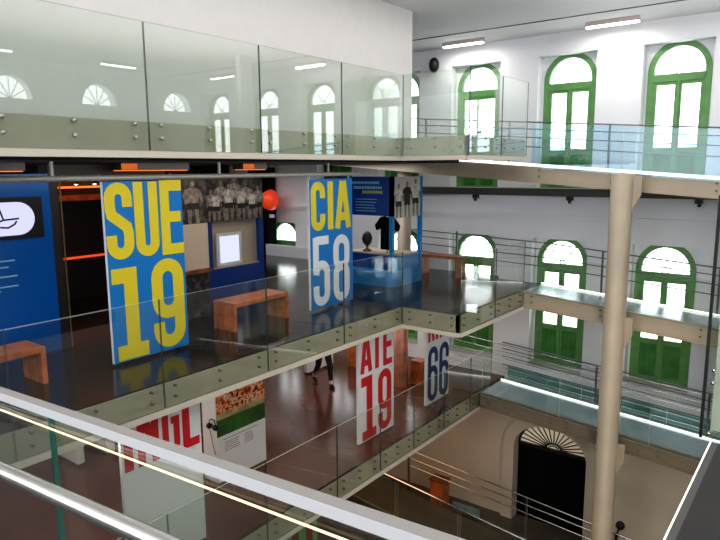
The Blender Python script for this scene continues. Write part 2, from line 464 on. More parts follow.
# ------------------------------------------------------------------ glass balustrades
def balustrade(label, runs, ztop, zbot, gm, edge, zb1, zb2, br=.016, bm='bolt_dark'):
    """runs: list of (axis, fixed coordinate, start, end, joints); each pane of glass is its own part with its bolts"""
    f = runs[0]; loc = (f[1], f[2], zbot) if f[0] == 'y' else (f[2], f[1], zbot)
    t = thing('glass_balustrade', loc, label, 'balustrade')
    for (ax, c, joints, off) in [(r[0], r[1], r[4], r[5]) for r in runs]:
        for a, b in zip(joints, joints[1:]):
            a2, b2 = a+.006, b-.006; th = .014
            mb = MB()
            # faces: bottom top -y +y -x +x
            if ax == 'y': mb.box(c-th/2, c+th/2, a2, b2, zbot, ztop, 0, (1, 2, 1, 1, 0, 0))
            else: mb.box(a2, b2, c-th/2, c+th/2, zbot, ztop, 0, (1, 2, 0, 0, 1, 1))
            p = mb.build('glass_pane', [gm, 'edge_dark', edge], t)
            L = b-a
            for u in ([.16, L/2, L-.16] if L > .9 else [.14, L-.14]):
                for z in (zb1, zb2):
                    s = off; mb = MB()
                    if ax == 'y': mb.lathe((c+s*.008, a+u, z), [(.0, s*.014), (br*.9, s*.012), (br, 0), (br, -s*.03)], 12, axis='x')
                    else: mb.lathe((a+u, c+s*.008, z), [(.0, s*.014), (br*.9, s*.012), (br, 0), (br, -s*.03)], 12, axis='y')
                    mb.build('bolt', bm, p)
    return t
J = [9.13-1.66*i for i in range(7)][::-1]
bu = balustrade('upper glass balustrade bolted to the khaki beam before the white wall', [
    ('y', XE+.03, J[0], J[-1], J, 1), ('x', YC-.03, XE+.03, -4.72, [XE+.03, -4.72], -1), ('y', -4.72, YC-.03, 11.4, [YC-.03, 10.3, 11.4], 1)],
    1.535, .21, 'glass_green', 'edge_dark', Z3-.03, Z3-.17, .02, 'bolt_steel')
bm_ = balustrade('middle glass balustrade in front of the blue and yellow signs', [
    ('y', XE+.03, J[0], J[-1], J, 1), ('x', YC-.03, XE+.03, XJ+.03, [XE+.03, XJ+.03], -1), ('y', XJ+.03, YC-.03, YR0, [YC-.03, 10.45, YR0], 1)],
    -1.43, Z2-.28, 'glass_clear', 'edge_pale', Z2-.05, Z2-.18)
J1 = [.8, 2.4, 3.95, 5.5, 7.0, 8.15, 9.2, 10.3, 11.4, 12.38]
bl = balustrade('lower glass balustrade in front of the red and white signs', [('y', XE1+.03, J1[0], J1[-1], J1, 1)],
    -3.86, Z1-.28, 'glass_clear', 'edge_pale', Z1-.05, Z1-.18)

# ------------------------------------------------------------------ ramps along the facade
SL = -.075
def ramp(name, x0, x1, zref, label, rail_label, glass_m, xr0, dark=False, bm='steel_beige'):
    z = lambda X: zref + SL*(X+4.85)
    A, B = x0, x1; ym = (YR0+YR1)/2
    mb = MB()
    mb.slab((A, ym, z(A)-.05), (B, ym, z(B)-.05), (YR1-YR0)/2-.02, .05)
    d = struct(mb, name, 'deck_grey', label)
    mb = MB().slab((A, YR0+.03, z(A)-.15), (B, YR0+.03, z(B)-.15), .03, .155)
    mb.slab((A, YR0+.07, z(A)-.29), (B, YR0+.07, z(B)-.29), .10, .02)
    mb.slab((A, YR1-.1, z(A)-.2), (B, YR1-.1, z(B)-.2), .05, .12)
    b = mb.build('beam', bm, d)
    mb = MB().slab((A, YR1-.03, z(A)+.02), (B, YR1-.03, z(B)+.02), .009, .010)
    if dark: mb.slab((A, YR0-.005, z(A)+.012), (B, YR0-.005, z(B)+.012), .009, .010)
    mb.build('light_strip', 'led_white', d)
    # near side glass
    t = thing('ramp_balustrade', (xr0, YR0-.02, z(xr0)), rail_label[0], 'balustrade')
    xs = [xr0]
    while xs[-1]+1.66 < B: xs.append(xs[-1]+1.66)
    xs.append(B)
    for a, b_ in zip(xs, xs[1:]):
        a2, b2 = a+.006, b_-.006
        mb = MB(); y0, y1 = YR0-.034, YR0-.02; zb, ztp = -.03, .80
        vs = []
        for y in (y0, y1):
            vs += [(a2, y, z(a2)+zb), (b2, y, z(b2)+zb), (b2, y, z(b2)+ztp), (a2, y, z(a2)+ztp)]
        mb.add(vs, [(0, 1, 2, 3), (7, 6, 5, 4)], 0); mb.add(vs, [(3, 2, 6, 7), (0, 4, 5, 1), (0, 3, 7, 4), (1, 5, 6, 2)], 1)
        p = mb.build('glass_pane', [glass_m, 'edge_pale'], t)
        for u in (a2+.16, b2-.16):
            for dz_ in (-.06, -.18): MB().lathe((u, YR0-.036, z(u)+dz_), [(.0, -.02), (.014, -.012), (.016, 0), (.016, .02)], 10, axis='y').build('bolt', 'bolt_dark', p)
    # far side tubes and posts
    t = thing('tube_railing', (A, YR1, z(A)), rail_label[1], 'railing')
    for h in (.87, .73, .56, .37):
        MB().tube([(A, YR1, z(A)+h), (B, YR1, z(B)+h)], .011 if h < .8 else .014, 8).build('rail_tube', 'tube_dark', t)
    for k in range(-4, 4):
        x = WIN(k)+1.03
        if A+.1 < x < B: MB().box(x-.02, x+.02, YR1-.008, YR1+.008, z(x)-.1, z(x)+.86).build('post', 'tube_dark', t)
    return z
zu = ramp('ramp', -10.5, XR, .03, 'top ramp sloping along the facade at eye level', ['blue tinted glass balustrade of the top ramp in front of the upper windows', 'dark tube railing along the wall side of the top ramp'], 'glass_blue', -4.75, True)
zm = ramp('ramp_middle', XJ, XR, Z2, 'middle ramp sloping along the facade from the landing', ['clear glass balustrade of the middle ramp beginning at the landing', 'dark tube railing along the wall side of the middle ramp'], 'glass_clear', XJ+.04)
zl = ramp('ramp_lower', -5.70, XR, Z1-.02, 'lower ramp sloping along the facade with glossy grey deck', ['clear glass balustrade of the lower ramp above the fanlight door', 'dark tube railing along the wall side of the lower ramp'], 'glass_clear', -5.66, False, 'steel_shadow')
t = thing('glass_railing', (-5.6, YR1+.06, zl(-5.6)), 'bluish glass and bright tube railing below the green doors', 'railing')
for h in (.14, .27, .48, .64, .80): MB().tube([(-7.6, YR1+.05, zl(-7.6)+h), (XR, YR1+.05, zl(XR)+h)], .010, 8).build('rail_tube', 'stainless', t)
xs = [-5.6+1.66*i for i in range(6)]
for a, b_ in zip(xs, xs[1:]):
    vs = []
    for y in (YR1+.08, YR1+.09): vs += [(a+.006, y, zl(a)+.02), (b_-.006, y, zl(b_)+.02), (b_-.006, y, zl(b_)+.32), (a+.006, y, zl(a)+.32)]
    mb = MB(); mb.add(vs, [(0, 1, 2, 3), (7, 6, 5, 4)], 0); mb.add(vs, [(3, 2, 6, 7), (0, 4, 5, 1), (0, 3, 7, 4), (1, 5, 6, 2)], 1)
    mb.build('glass_pane', ['glass_teal', 'edge_pale'], t)
# the middle tubes run on behind the landing
t = thing('tube_railing', (-8.4, YR1, Z2), 'dark tube railing behind the wooden bench on the landing', 'railing')
for h in (.87, .73, .56, .37):
    MB().tube([(-8.4, YR1, Z2+h+.12), (XJ-.02, YR1, Z2+h)], .011, 8).build('rail_tube', 'tube_dark', t)
for x in (-8.3, -6.9): MB().box(x-.02, x+.02, YR1-.008, YR1+.008, Z2, Z2+1.0).build('post', 'tube_dark', t)

# columns
def column(x, y, r, z0, z1, name, m, label, brackets=()):
    prof = [(r*1.25, z0), (r*1.25, z0+.03), (r, z0+.05), (r, z1)]
    o = struct(MB().lathe((x, y, 0), prof + [(0.001, z1)], 32), name, m, label)
    for zz in brackets:
        mb = MB().prism([(x+r*.6, zz-.62), (x+r*1.02, zz-.62), (x+r+.13, zz-.36), (x+r+.13, zz-.04), (x+r*.6, zz-.04)], 'y', y-.02, y+.02)
        mb.box(x-.06, x+.06, y, YR0-.06, zz-.28, zz-.10)
        mb.build('bracket', m, o)
    return o
column(-2.98, 11.42, .185, Z0, zu(-2.98)-.01, 'column', 'steel_beige', 'tall round beige steel column carrying the ramps', (zu(-2.98), zm(-2.98), zl(-2.98)))
column(-7.85, 12.05, .16, Z2, .1, 'column_middle', 'steel_beige', 'round beige column standing behind the blue kiosk')
column(-7.4, 11.25, .16, Z1, Z2-.28, 'column_lower', 'wood_dark', 'round column coloured brown by painted warm light on the lower floor between the red and the navy sign')  # beige column given a brown colour for the warm light on it

# dark lighting track on the wall with small spots
t = thing('light_track', (-6, YW-.1, -.6), 'long dark lighting track fixed across the white wall', 'light track')
MB().box(-10, XR, YW-.16, YW-.02, -.60, -.44).build('track', 'dark_steel', t)
MB().box(-10, XR, YW-.19, YW-.16, -.44, -.425).build('edge_strip', 'flange_beige', t)
for x in (-6.6, -4.45, -2.05):
    s = MB().box(x-.06, x+.06, YW-.14, YW-.04, -.68, -.60); s.tube([(x, YW-.1, -.66), (x+.02, YW-.16, -.72)], .035, 10)
    s.build('spot', 'black_iron', t)

# loudspeaker
sp = at(434, 65, Y=YW-.08)
t = thing('wall_mounted_loudspeaker', (sp.x, sp.y, sp.z), 'black oval loudspeaker high on the white wall', 'loudspeaker')
MB().lathe(sp, [(.0, -.10), (.06, -.10), (.10, -.06), (.115, 0), (.10, .06), (.07, .08)], 20, axis='y').build('cabinet', 'black_iron', t).scale = (1, 1, 1.5)
MB().box(sp.x-.03, sp.x+.03, sp.y+.05, YW, sp.z-.03, sp.z+.03).build('bracket', 'black_iron', t)

# ceiling lamps
def lamp(c, axis, label):
    t = thing('ceiling_lamp', c, label, 'ceiling lamp', 'linear ceiling lamps'); x, y, z = c; L = .48
    if axis == 'x':
        MB().box(x-L, x+L, y-.05, y+.05, z+.03, ZT).build('housing', 'lamp_body', t); MB().box(x-L+.01, x+L-.01, y-.045, y+.045, z, z+.03).build('diffuser', 'lamp_white', t)
    else:
        MB().box(x-.05, x+.05, y-L, y+L, z+.03, ZT).build('housing', 'lamp_body', t); MB().box(x-.045, x+.045, y-L+.01, y+L-.01, z, z+.03).build('diffuser', 'lamp_white', t)
for (x, l) in ((-6.75, 'linear ceiling lamp above the loudspeaker side of the ceiling'), (-3.65, 'linear ceiling lamp above the right pair of upper windows'), (-.8, 'linear ceiling lamp cut by the picture edge'), (2.6, 'linear ceiling lamp at the end of the window row, mirrored in the glass')):
    lamp((x, 12.65, 2.6), 'x', l)
for (y, l) in ((9.6, 'linear ceiling lamp beside the side wall, mirrored between two panes'), (6.5, 'linear ceiling lamp beside the side wall, mirrored at the picture edge')):
    lamp((3.0, y, 2.6), 'y', l)

# ------------------------------------------------------------------ lettering
def arcp(cx, cy, rx, ry, a0, a1, n=9):
    return [(cx+rx*math.cos(R(a0+(a1-a0)*i/n)), cy+ry*math.sin(R(a0+(a1-a0)*i/n))) for i in range(n+1)]
def glyph(ch, W, H, s):
    h = s/2; x0, x1, y0, y1 = h, W-h, h, H-h; cx = W/2; r = (x1-x0)/2; out = []
    def ring(a, b): return (arcp(cx, b-r, r, r, 0, 180) + arcp(cx, a+r, r, r, 180, 360), True)
    if ch == 'I': out = [([(cx, 0), (cx, H)], False)]
    elif ch == '1': out = [([(W*.55, 0), (W*.55, H)], False), ([(0, H-h), (W*.55, H-h)], False), ([(W*.06, h*.8), (W, h*.8)], False)]
    elif ch == 'U': out = [([(x0, H)] + arcp(cx, y0+r, r, r, 180, 360) + [(x1, H)], False)]
    elif ch in '0O': out = [ring(y0, y1)]
    elif ch == 'C': out = [([(x1, H*.66)] + arcp(cx, y1-r, r, r, 0, 180) + arcp(cx, y0+r, r, r, 180, 360) + [(x1, H*.34)], False)]
    elif ch == 'G': out = [([(x1, H*.66)] + arcp(cx, y1-r, r, r, 0, 180) + arcp(cx, y0+r, r, r, 180, 360) + [(x1, H*.52)], False), ([(cx, H*.49), (W, H*.49)], False)]
    elif ch == 'S': out = [([(x1, H*.68)] + arcp(cx, y1-r, r, r, 0, 180) + [(x0, H*.66), (x0+.15*r, H*.58), (x1-.15*r, H*.42), (x1, H*.34)] + arcp(cx, y0+r, r, r, 0, -180) + [(x0, H*.32)], False)]
    elif ch == 'E': out = [([(x0, 0), (x0, H)], False), ([(0, H-h*.8), (W, H-h*.8)], False), ([(0, H*.51), (W*.92, H*.51)], False), ([(0, h*.8), (W, h*.8)], False)]
    elif ch == 'L': out = [([(x0, 0), (x0, H)], False), ([(0, h*.8), (W, h*.8)], False)]
    elif ch == 'T': out = [([(cx, 0), (cx, H)], False), ([(0, H-h*.8), (W, H-h*.8)], False)]
    elif ch == 'N': out = [([(x0, 0), (x0, H)], False), ([(x1, 0), (x1, H)], False), ([(x0, H-h), (x1, h)], False)]
    elif ch == 'A': out = [([(x0*.95, 0), (cx-h*.25, H)], False), ([(W-x0*.95, 0), (cx+h*.25, H)], False), ([(W*.22, H*.25), (W*.78, H*.25)], False)]
    elif ch == 'R': out = [([(x0, 0), (x0, H)], False), ([(x0, H-h*.8)] + arcp(x1-r*.9, H-h*.8-r*.9, r*.9, r*.9, 90, 0) + arcp(x1-r*.9, H*.5+r*.9, r*.9, r*.9, 0, -90) + [(x0, H*.5)], False), ([(W*.55, H*.48), (x1, 0)], False)]
    elif ch == '9': out = [ring(H*.40, y1), ([(x1, H*.75)] + arcp(cx, y0+r, r, r, 0, -180) + [(x0, H*.30)], False)]
    elif ch == '6': out = [ring(y0, H*.60), ([(x0, H*.25)] + arcp(cx, y1-r, r, r, 180, 0) + [(x1, H*.70)], False)]
    elif ch == '8': out = [ring(y0, H*.54), ring(H*.52, y1)]
    elif ch == '5': out = [([(W*.95, H-h*.8), (x0, H-h*.8)], False), ([(x0, H), (x0, H*.48)], False), ([(x0, H*.46)] + arcp(cx, H*.60-r, r, r, 150, 0) + arcp(cx, y0+r, r, r, 0, -180) + [(x0, H*.30)], False)]
    elif ch == '7': out = [([(0, H-h*.8), (x1, H-h*.8), (W*.35, 0)], False)]
    elif ch == 'M': out = [([(x0, 0), (x0, H)], False), ([(x1, 0), (x1, H)], False), ([(x0, H), (cx, H*.35)], False), ([(x1, H), (cx, H*.35)], False)]
    return out
def letters(items, place, m, parent):
    """items: (character, u, v, W, H, stroke); one flat mesh per character"""
    for (ch, u, v, W, H, s) in items:
        mb = MB()
        for i, (path, cl) in enumerate(glyph(ch, W, H, s)):
            mb.ribbon([(u+p[0], v+p[1]) for p in path], s, lambda a, b, i=i: place(a, b, i), cl)
        o = mb.build('letter' if ch.isalpha() else 'digit', m, parent)

def banner(X, Y0, Y1, zb, zt, label, front, rows, border=None):
    """hanging or standing sign board parallel to the floor edge, lettering on the side facing the atrium"""
    t = thing('sign_banner', (X, (Y0+Y1)/2, zb), label, 'banner', 'letter signs of the exhibition')
    MB().box(X-.05, X, Y0, Y1, zb, zt, 0, (1, 1, 1, 1, 0, 0)).build('board', [front, 'print_white'], t)
    pl = lambda a, b, i=0: Vector((X+.003+.0012*i, Y0+a, zb+b))
    for (m, items) in rows: letters(items, pl, m, t)
    return t
zb = -2.39
b = banner(-7.0, 4.18, 5.31, zb, -.135, 'blue sign with tall yellow letters SUE above 19', 'blue_sign', [
    ('yellow', [('S', .005, 1.30, .375, .945, .14), ('U', .405, 1.30, .345, .945, .135), ('E', .785, 1.30, .34, .945, .14),
                ('1', .03, .04, .47, 1.15, .19), ('9', .59, .04, .50, 1.20, .17)])])
MB().box(-7.06, -7.05, 4.16, 4.2, -.13, -.05).box(-7.06, -7.05, 5.17, 5.21, -.13, -.05).build('hanger', 'pipe_grey', b)
b = banner(-7.0, 7.87, 9.03, zb, -.17, 'blue sign with yellow letters CIA above white 58', 'blue_sign', [
    ('yellow', [('C', .03, 1.35, .37, .83, .135), ('I', .46, 1.35, .16, .83, .15), ('A', .66, 1.35, .45, .83, .14)]),
    ('print_white', [('5', .06, .04, .44, 1.20, .15), ('8', .60, .04, .46, 1.20, .15)])])
MB().box(-7.06, -7.05, 7.92, 7.96, -.17, -.05).box(-7.06, -7.05, 8.97, 9.01, -.17, -.05).build('hanger', 'pipe_grey', b)
zb = Z1
banner(-6.26, 8.21, 9.28, zb+.02, Z2-.3, 'white sign with red letters ATE above a red 19', 'print_white', [
    ('red', [('A', .05, 1.25, .34, .72, .11), ('T', .40, 1.25, .28, .72, .115), ('E', .73, 1.25, .28, .72, .11),
             ('1', .07, .04, .44, 1.14, .17), ('9', .57, .04, .42, 1.14, .145)])])
banner(-6.24, 10.42, 11.33, zb+.04, Z2-.3, 'white sign with red letters RRA above a navy 66', 'print_white', [
    ('red', [('R', .05, 1.30, .25, .62, .09), ('R', .35, 1.30, .25, .62, .09), ('A', .63, 1.30, .26, .62, .085)]),
    ('navy', [('6', .05, .04, .39, 1.14, .125), ('6', .50, .04, .39, 1.14, .125)])])
b = banner(-6.2, 3.70, 4.82, zb+.02, Z2-.3, 'white sign with red letters INGL beside the football crowd photo', 'board_white', [
    ('red', [('I', .03, 1.33, .12, .86, .115), ('N', .21, 1.33, .29, .86, .10), ('G', .55, 1.33, .25, .86, .09), ('L', .84, 1.33, .25, .86, .11)])])
banner(-6.0, 5.55, 6.78, Z0+.4, Z1-.32, 'dark green sign with red lettering below the lower floor edge', 'banner_dark', [
    ('dark_red', [('C', .10, 1.9, .46, 1.15, .15), ('O', .66, 1.9, .46, 1.15, .15)])])
MB_ = MB().box(-6.06, -6.0, 5.6, 5.7, Z0, Z0+.4).box(-6.06, -6.0, 6.6, 6.7, Z0, Z0+.4)
o = MB_.build('stand', 'dark_steel', bpy.data.objects['sign_banner.005'])

# ------------------------------------------------------------------ middle level exhibits
# hanging pipe
struct(MB().tube([(-7.03, 0, -.09), (-7.03, 9.3, -.09)], .035, 12), 'trim_4', 'pipe_grey', 'grey pipe from which the blue signs hang')
mb = MB()
for y in (1.2, 3.6, 6.0, 8.4): mb.box(-7.045, -7.015, y-.015, y+.015, -.06, .10)
struct(mb, 'trim_5', 'pipe_grey', 'short drop rods of the sign pipe')
# light troughs in the black ceiling
for i, (y0, y1, l) in enumerate(((2.7, 3.75, 'orange lit wooden trough light over the screen wall'), (5.05, 6.2, 'orange lit wooden trough light above the first blue sign'), (7.3, 7.85, 'short orange lit trough light above the showcase'))):
    t = thing('ceiling_trough_light', (-8.0, (y0+y1)/2, .0), l, 'ceiling light', 'orange trough lights')
    MB().box(-8.2, -7.95, y0, y1, .0, .10).build('housing', 'black_iron', t)
    MB().box(-8.18, -7.97, y0+.02, y1-.02, -.012, .0).build('diffuser', 'orange_glow', t)
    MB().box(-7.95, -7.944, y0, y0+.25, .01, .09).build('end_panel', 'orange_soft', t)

# blue screen wall
t = thing('display_wall', (-8.42, 2.9, Z2), 'blue display wall with a lit oval screen at left', 'display wall')
MB().box(-8.5, -8.35, 1.2, 4.22, Z2, -.04).build('panel', 'blue_wall', t)
MB().box(-8.36, -8.33, 2.95, 4.10, -.86, -.33).build('screen_surround', 'black_iron', t)
q = []
for (cx, a0, a1) in ((3.78, -90, 90), (3.15, 90, 270)): q += arcp(cx, -.60, .21, .21, a0, a1, 12)
sc_ = MB().prism(q, 'x', -8.33, -8.322).build('screen', 'screen_glow', t)
mb = MB(); pl = lambda a, b: Vector((-8.320, a, b))
for path in ([(3.56, -.47), (3.60, -.61), (3.79, -.60)], [(3.45, -.66), (3.60, -.61)], [(3.55, -.70), (3.65, -.71), (3.73, -.67), (3.76, -.63)], [(3.50, -.53), (3.56, -.50)]):
    mb.ribbon(path, .022, pl)
mb.build('drawing', 'black_iron', t)
mb = MB()
for j, (z, y1) in enumerate(((-1.12, 3.7), (-1.20, 3.62), (-1.32, 3.72), (-1.45, 3.72), (-1.50, 3.5))): mb.box(-8.35, -8.347, 2.9, y1, z-.018, z)
mb.build('caption', 'caption_light', t)
# dark projection room beside it
struct(MB().box(-8.6, -8.35, 4.22, 4.34, Z2, .08).box(-8.5, -8.35, 4.34, 6.05, -.10, .08), 'trim_6', 'dark_room', 'black door post of the dark projection room')
struct(MB().box(-8.36, -8.34, 4.36, 4.375, Z2, -.1), 'trim_7', 'brass_dim', 'thin brass edge of the dark room opening')
struct(MB().box(-11.7, -11.5, 2, 9.0, Z2, .1), 'wall_projection', 'dark_room', 'black back wall of the projection room')
struct(MB().box(-11.5, -9.6, 7.1, 7.25, Z2, .1), 'wall_projection_side', 'dark_room', 'black side wall of the projection room')
struct(MB().box(-11.48, -11.46, 3, 7.05, -.33, -.29), 'trim_8', 'orange_glow', 'glowing orange cove light at the top of the dark room')
struct(MB().box(-11.5, -11.42, 3, 7.05, -.56, -.46), 'trim_11', 'wood_red', 'red brown strip painted as soft glow below the orange cove light')  # strip coloured as the soft wash of the cove light
struct(MB().box(-11.5, -11.46, 3, 7.05, -1.66, -1.62), 'trim_9', 'cove_red', 'thin red orange light line on the dark room wall')
for i, yy in enumerate((5.62, 5.95, 6.45)):
    t = thing('spotlight', (-10.2, yy, -.24), 'tiny bright ceiling spot in the dark room, %s of three' % ('leftmost', 'middle', 'rightmost')[i], 'spotlight', 'spots in the dark room')
    MB().lathe((-10.2, yy, 0), [(.03, -.23), (.03, .1)], 10).build('housing', 'black_iron', t)
    MB().lathe((-10.2, yy, 0), [(.0, -.245), (.035, -.23)], 10).build('bulb', 'lamp_white', t)

# flat figure silhouettes for printed photographs
def player(y, v, h, x, mats, parent, w=1.15, n=10):
    """one printed player of a flat photograph on a plane facing +x: bare skin, shirt and shorts in one outline"""
    mb = MB()
    def poly(pts, mi, d=0.): mb.add([Vector((x+d, y+a*h*w, v+b*h)) for a, b in pts], [list(range(len(pts)))], mi)
    poly([(.055*math.cos(2*math.pi*i/n), .925+.07*math.sin(2*math.pi*i/n)) for i in range(n)], 0)
    poly([(-.03, .87), (.03, .87), (.03, .82), (-.03, .82)], 0)
    poly([(-.19, .68), (-.13, .70), (-.11, .47), (-.15, .44)], 0); poly([(.13, .70), (.19, .66), (.21, .50), (.16, .46)], 0)
    poly([(-.11, .36), (-.02, .36), (-.04, 0), (-.10, 0)], 0); poly([(.03, .36), (.11, .36), (.12, 0), (.06, 0)], 0)
    poly([(-.05, .84), (.05, .84), (.15, .79), (.20, .66), (.13, .64), (.12, .48), (-.12, .48), (-.13, .66), (-.20, .68), (-.15, .79)], 1, .0006)
    poly([(-.12, .48), (.12, .48), (.13, .33), (.01, .33), (0, .38), (-.01, .33), (-.13, .33)], 2, .001)
    return mb.build('printed_player', mats, parent)
# small photo board beside the first sign
t = thing('photo_board', (-8.35, 6.4, Z2), 'narrow board with dim player photo over beige, right of the SUE sign', 'photo board')
MB().box(-8.42, -8.32, 6.02, 6.80, Z2, -.10).build('board', 'dim_print', t)
MB().box(-8.32, -8.312, 6.02, 6.80, -1.62, -.87).build('beige_panel', 'beige_board', t)
player(6.52, -.86, .68, -8.314, ['photo_brown', 'photo_brown', 'photo_dark'], t, 1.5)
mb = MB()
MB().box(-8.32, -8.24, 6.02, 6.80, -1.68, -1.62).build('ledge', 'wood_dark', t)

# blue showcase with team photograph
X = -9.0
t = thing('showcase', (X-.2, 8.05, Z2), 'blue showcase with black and white team photo above a framed picture', 'showcase')
MB().box(X-.5, X, 7.36, 8.74, Z2, -1.81).build('base', 'blue_deep', t)
for (a, b_) in ((7.36, 7.46), (8.62, 8.74)): MB().box(X-.08, X, a, b_, -1.81, -.93).build('post', 'blue_deep', t)
MB().box(X-.24, X-.20, 7.36, 8.74, -1.81, -.93).build('back_panel', 'beige_board', t)
MB().box(X-.5, X, 7.30, 8.74, -.94, -.12).build('photo', 'team_print', t)
team = [(7.46, .52, 0), (7.70, .66, 0), (8.02, .72, 0), (8.30, .64, 0), (8.62, .56, 0), (7.58, .50, 1), (7.88, .60, 1), (8.18, .56, 1), (8.46, .50, 1)]
for (y, h, r_) in team: player(y, -.93, h*1.12, X+.002+.002*r_, ['photo_brown', 'photo_shirt' if r_ == 0 else 'photo_pale', 'photo_dark'], t)
MB().box(X-.20, X-.02, 7.46, 8.62, -1.81, -1.79).build('shelf', 'beige_board', t)
t = thing('framed_picture', (X-.12, 7.93, -1.80), 'pale glowing picture in a white frame inside the blue showcase', 'picture')
MB().box(X-.13, X-.09, 7.63, 8.24, -1.79, -1.17).build('frame', 'print_white', t, .008)
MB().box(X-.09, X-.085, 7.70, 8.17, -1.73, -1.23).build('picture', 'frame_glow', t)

# black exhibit pillar with red ball at the far wall
t = thing('exhibit_pillar', (-13.2, 12.9, Z2), 'black exhibit pillar with a red orange ball at the far wall', 'exhibit')
MB().box(-13.7, -12.95, 12.75, 13.1, Z2, .05).build('pillar', 'black_matte', t)
c = at(271, 200, Y=12.72)
mb = MB(); mb.lathe((c.x, c.y, c.z), [(.001, -.30), (.12, -.27), (.24, -.18), (.30, 0), (.24, .06), (.0, .08)], 24, axis='y'); mb.build('ball', 'ball_red', t)
c = at(272, 216, Y=12.74); MB().box(c.x-.10, c.x+.10, 12.738, 12.75, c.z-.05, c.z+.05).build('label_plate', 'print_white', t)
struct(MB().box(-10.75, -10.62, 12.7, 12.85, Z2, .1), 'trim_10', 'dark_room', 'dark upright between the white gap and the CIA sign')

struct(MB().box(-13.0, -10.8, 12.7, 12.8, Z2, -2.12), 'trim_12', 'wall_white', 'low white upstand below the far arched window')
# benches
def bench(x0, x1, y0, y1, z0, h, label, axis='y', slats=5, m='wood_red'):
    t = thing('bench', ((x0+x1)/2, (y0+y1)/2, z0), label, 'bench', 'wooden gallery benches')
    zt = z0+h; mb = MB()
    if axis == 'y':
        w = (x1-x0)/slats
        for i in range(slats): mb.box(x0+i*w+.006, x0+(i+1)*w-.006, y0, y1, zt-.06, zt)
        mb.box(x0+.02, x1-.02, y0+.05, y1-.05, zt-.075, zt-.055)
        mb.build('seat', m, t, .004)
        for (a, b_) in ((y0, y0+.06), (y1-.06, y1)):
            l = MB()
            for i in range(slats): l.box(x0+i*w+.006, x0+(i+1)*w-.006, a, b_, z0, zt-.06)
            l.build('leg', m, t, .004)
    else:
        w = (y1-y0)/slats
        for i in range(slats): mb.box(x0, x1, y0+i*w+.006, y0+(i+1)*w-.006, zt-.06, zt)
        mb.build('seat', m, t, .004)
        for (a, b_) in ((x0, x0+.06), (x1-.06, x1)):
            l = MB()
            for i in range(slats): l.box(a, b_, y0+i*w+.006, y0+(i+1)*w-.006, z0, zt-.06)
            l.build('leg', m, t, .004)
    return t
bench(-7.56, -7.08, 6.22, 7.40, Z2, .44, 'red wood bench in front of the blue showcase')
bench(-7.58, -7.10, 2.15, 3.40, Z2, .44, 'red wood bench before the blue screen wall, cut by the picture edge')
bench(-7.62, -6.6, 12.30, 12.70, Z2, .48, 'dark red wood bench at the far end by the tube railing', 'x', 4)

# blue kiosk
x0, x1, y0, y1 = -8.6, -7.15, 10.55, 11.7
t = thing('display_kiosk', ((x0+x1)/2, (y0+y1)/2, Z2), 'blue display kiosk with text header, shirt and player photos', 'display kiosk')
q = [(x0, y1), (x0, y0)] + arcp(x1-.18, y0+.18, .18, .18, -90, 0, 8) + [(x1, y1)]
MB().prism(q, 'z', Z2, Z2+.30).build('base', 'blue_plinth', t)
MB().box(x0+.05, x1-.06, y0+.35, y1-.05, Z2+.30, -1.82).build('table', 'blue_deep', t)
MB().box(x0+.05, x1-.06, y0+.35, y1-.05, -1.82, -1.79).build('table_top', 'beige_board', t)
MB().box(x0, x1-.02, y0+.02, y0+.09, -.96, -.16).build('header', 'blue_deep', t)
mb = MB()
pl = [(-.26, -8.38, -7.5, .055), (-.36, -8.15, -7.42, .055)]
for (z, a, b_, hh) in pl:
    xx = a
    while xx < b_:
        w = random.uniform(.03, .07); mb.box(xx, min(xx+w, b_), y0+.014, y0+.02, z-hh, z); xx += w+.018
mb.build('caption', 'caption_light', t)
mb = MB(); xx = -7.92
while xx < -7.42: w = random.uniform(.03, .07); mb.box(xx, xx+w, y0+.014, y0+.02, -.51, -.45); xx += w+.018
mb.build('caption_yellow', 'caption_yellow', t)
mb = MB()
for z in (-.62, -.68, -.74, -.80, -.86): mb.box(-8.1, -7.55-random.random()*.1, y0+.014, y0+.02, z-.014, z)
mb.build('caption_small', 'caption_light', t)
MB().box(x1-.10, x1-.02, y0+.02, y0+.10, Z2+.3, -.16).build('post', 'blue_plinth', t)
MB().box(x1-.08, x1, y1-.08, y1, Z2+.3, -.16).build('post', 'blue_plinth', t)
MB().box(x0, x0+.08, y0+.02, y0+.10, Z2+.3, -.16).build('post', 'blue_deep', t)
MB().box(x1-.06, x1-.01, y0+.10, y1-.08, -1.0, -.17).build('photo', 'photo_light', t)
men = [(10.78, .70), (11.10, .74), (11.42, .80)]
for (y, h), m in zip(men, (['photo_brown', 'photo_pale', 'photo_dark'], ['photo_mid', 'photo_dark', 'photo_dark'], ['photo_brown', 'photo_pale', 'photo_dark'])): player(y, -1.0, h, x1-.008, m, t, 1.25)
MB().box(x1-.05, x1-.02, y0+.1, y1-.08, Z2+.30, Z2+.62).build('side_panel', 'blue_plinth', t)
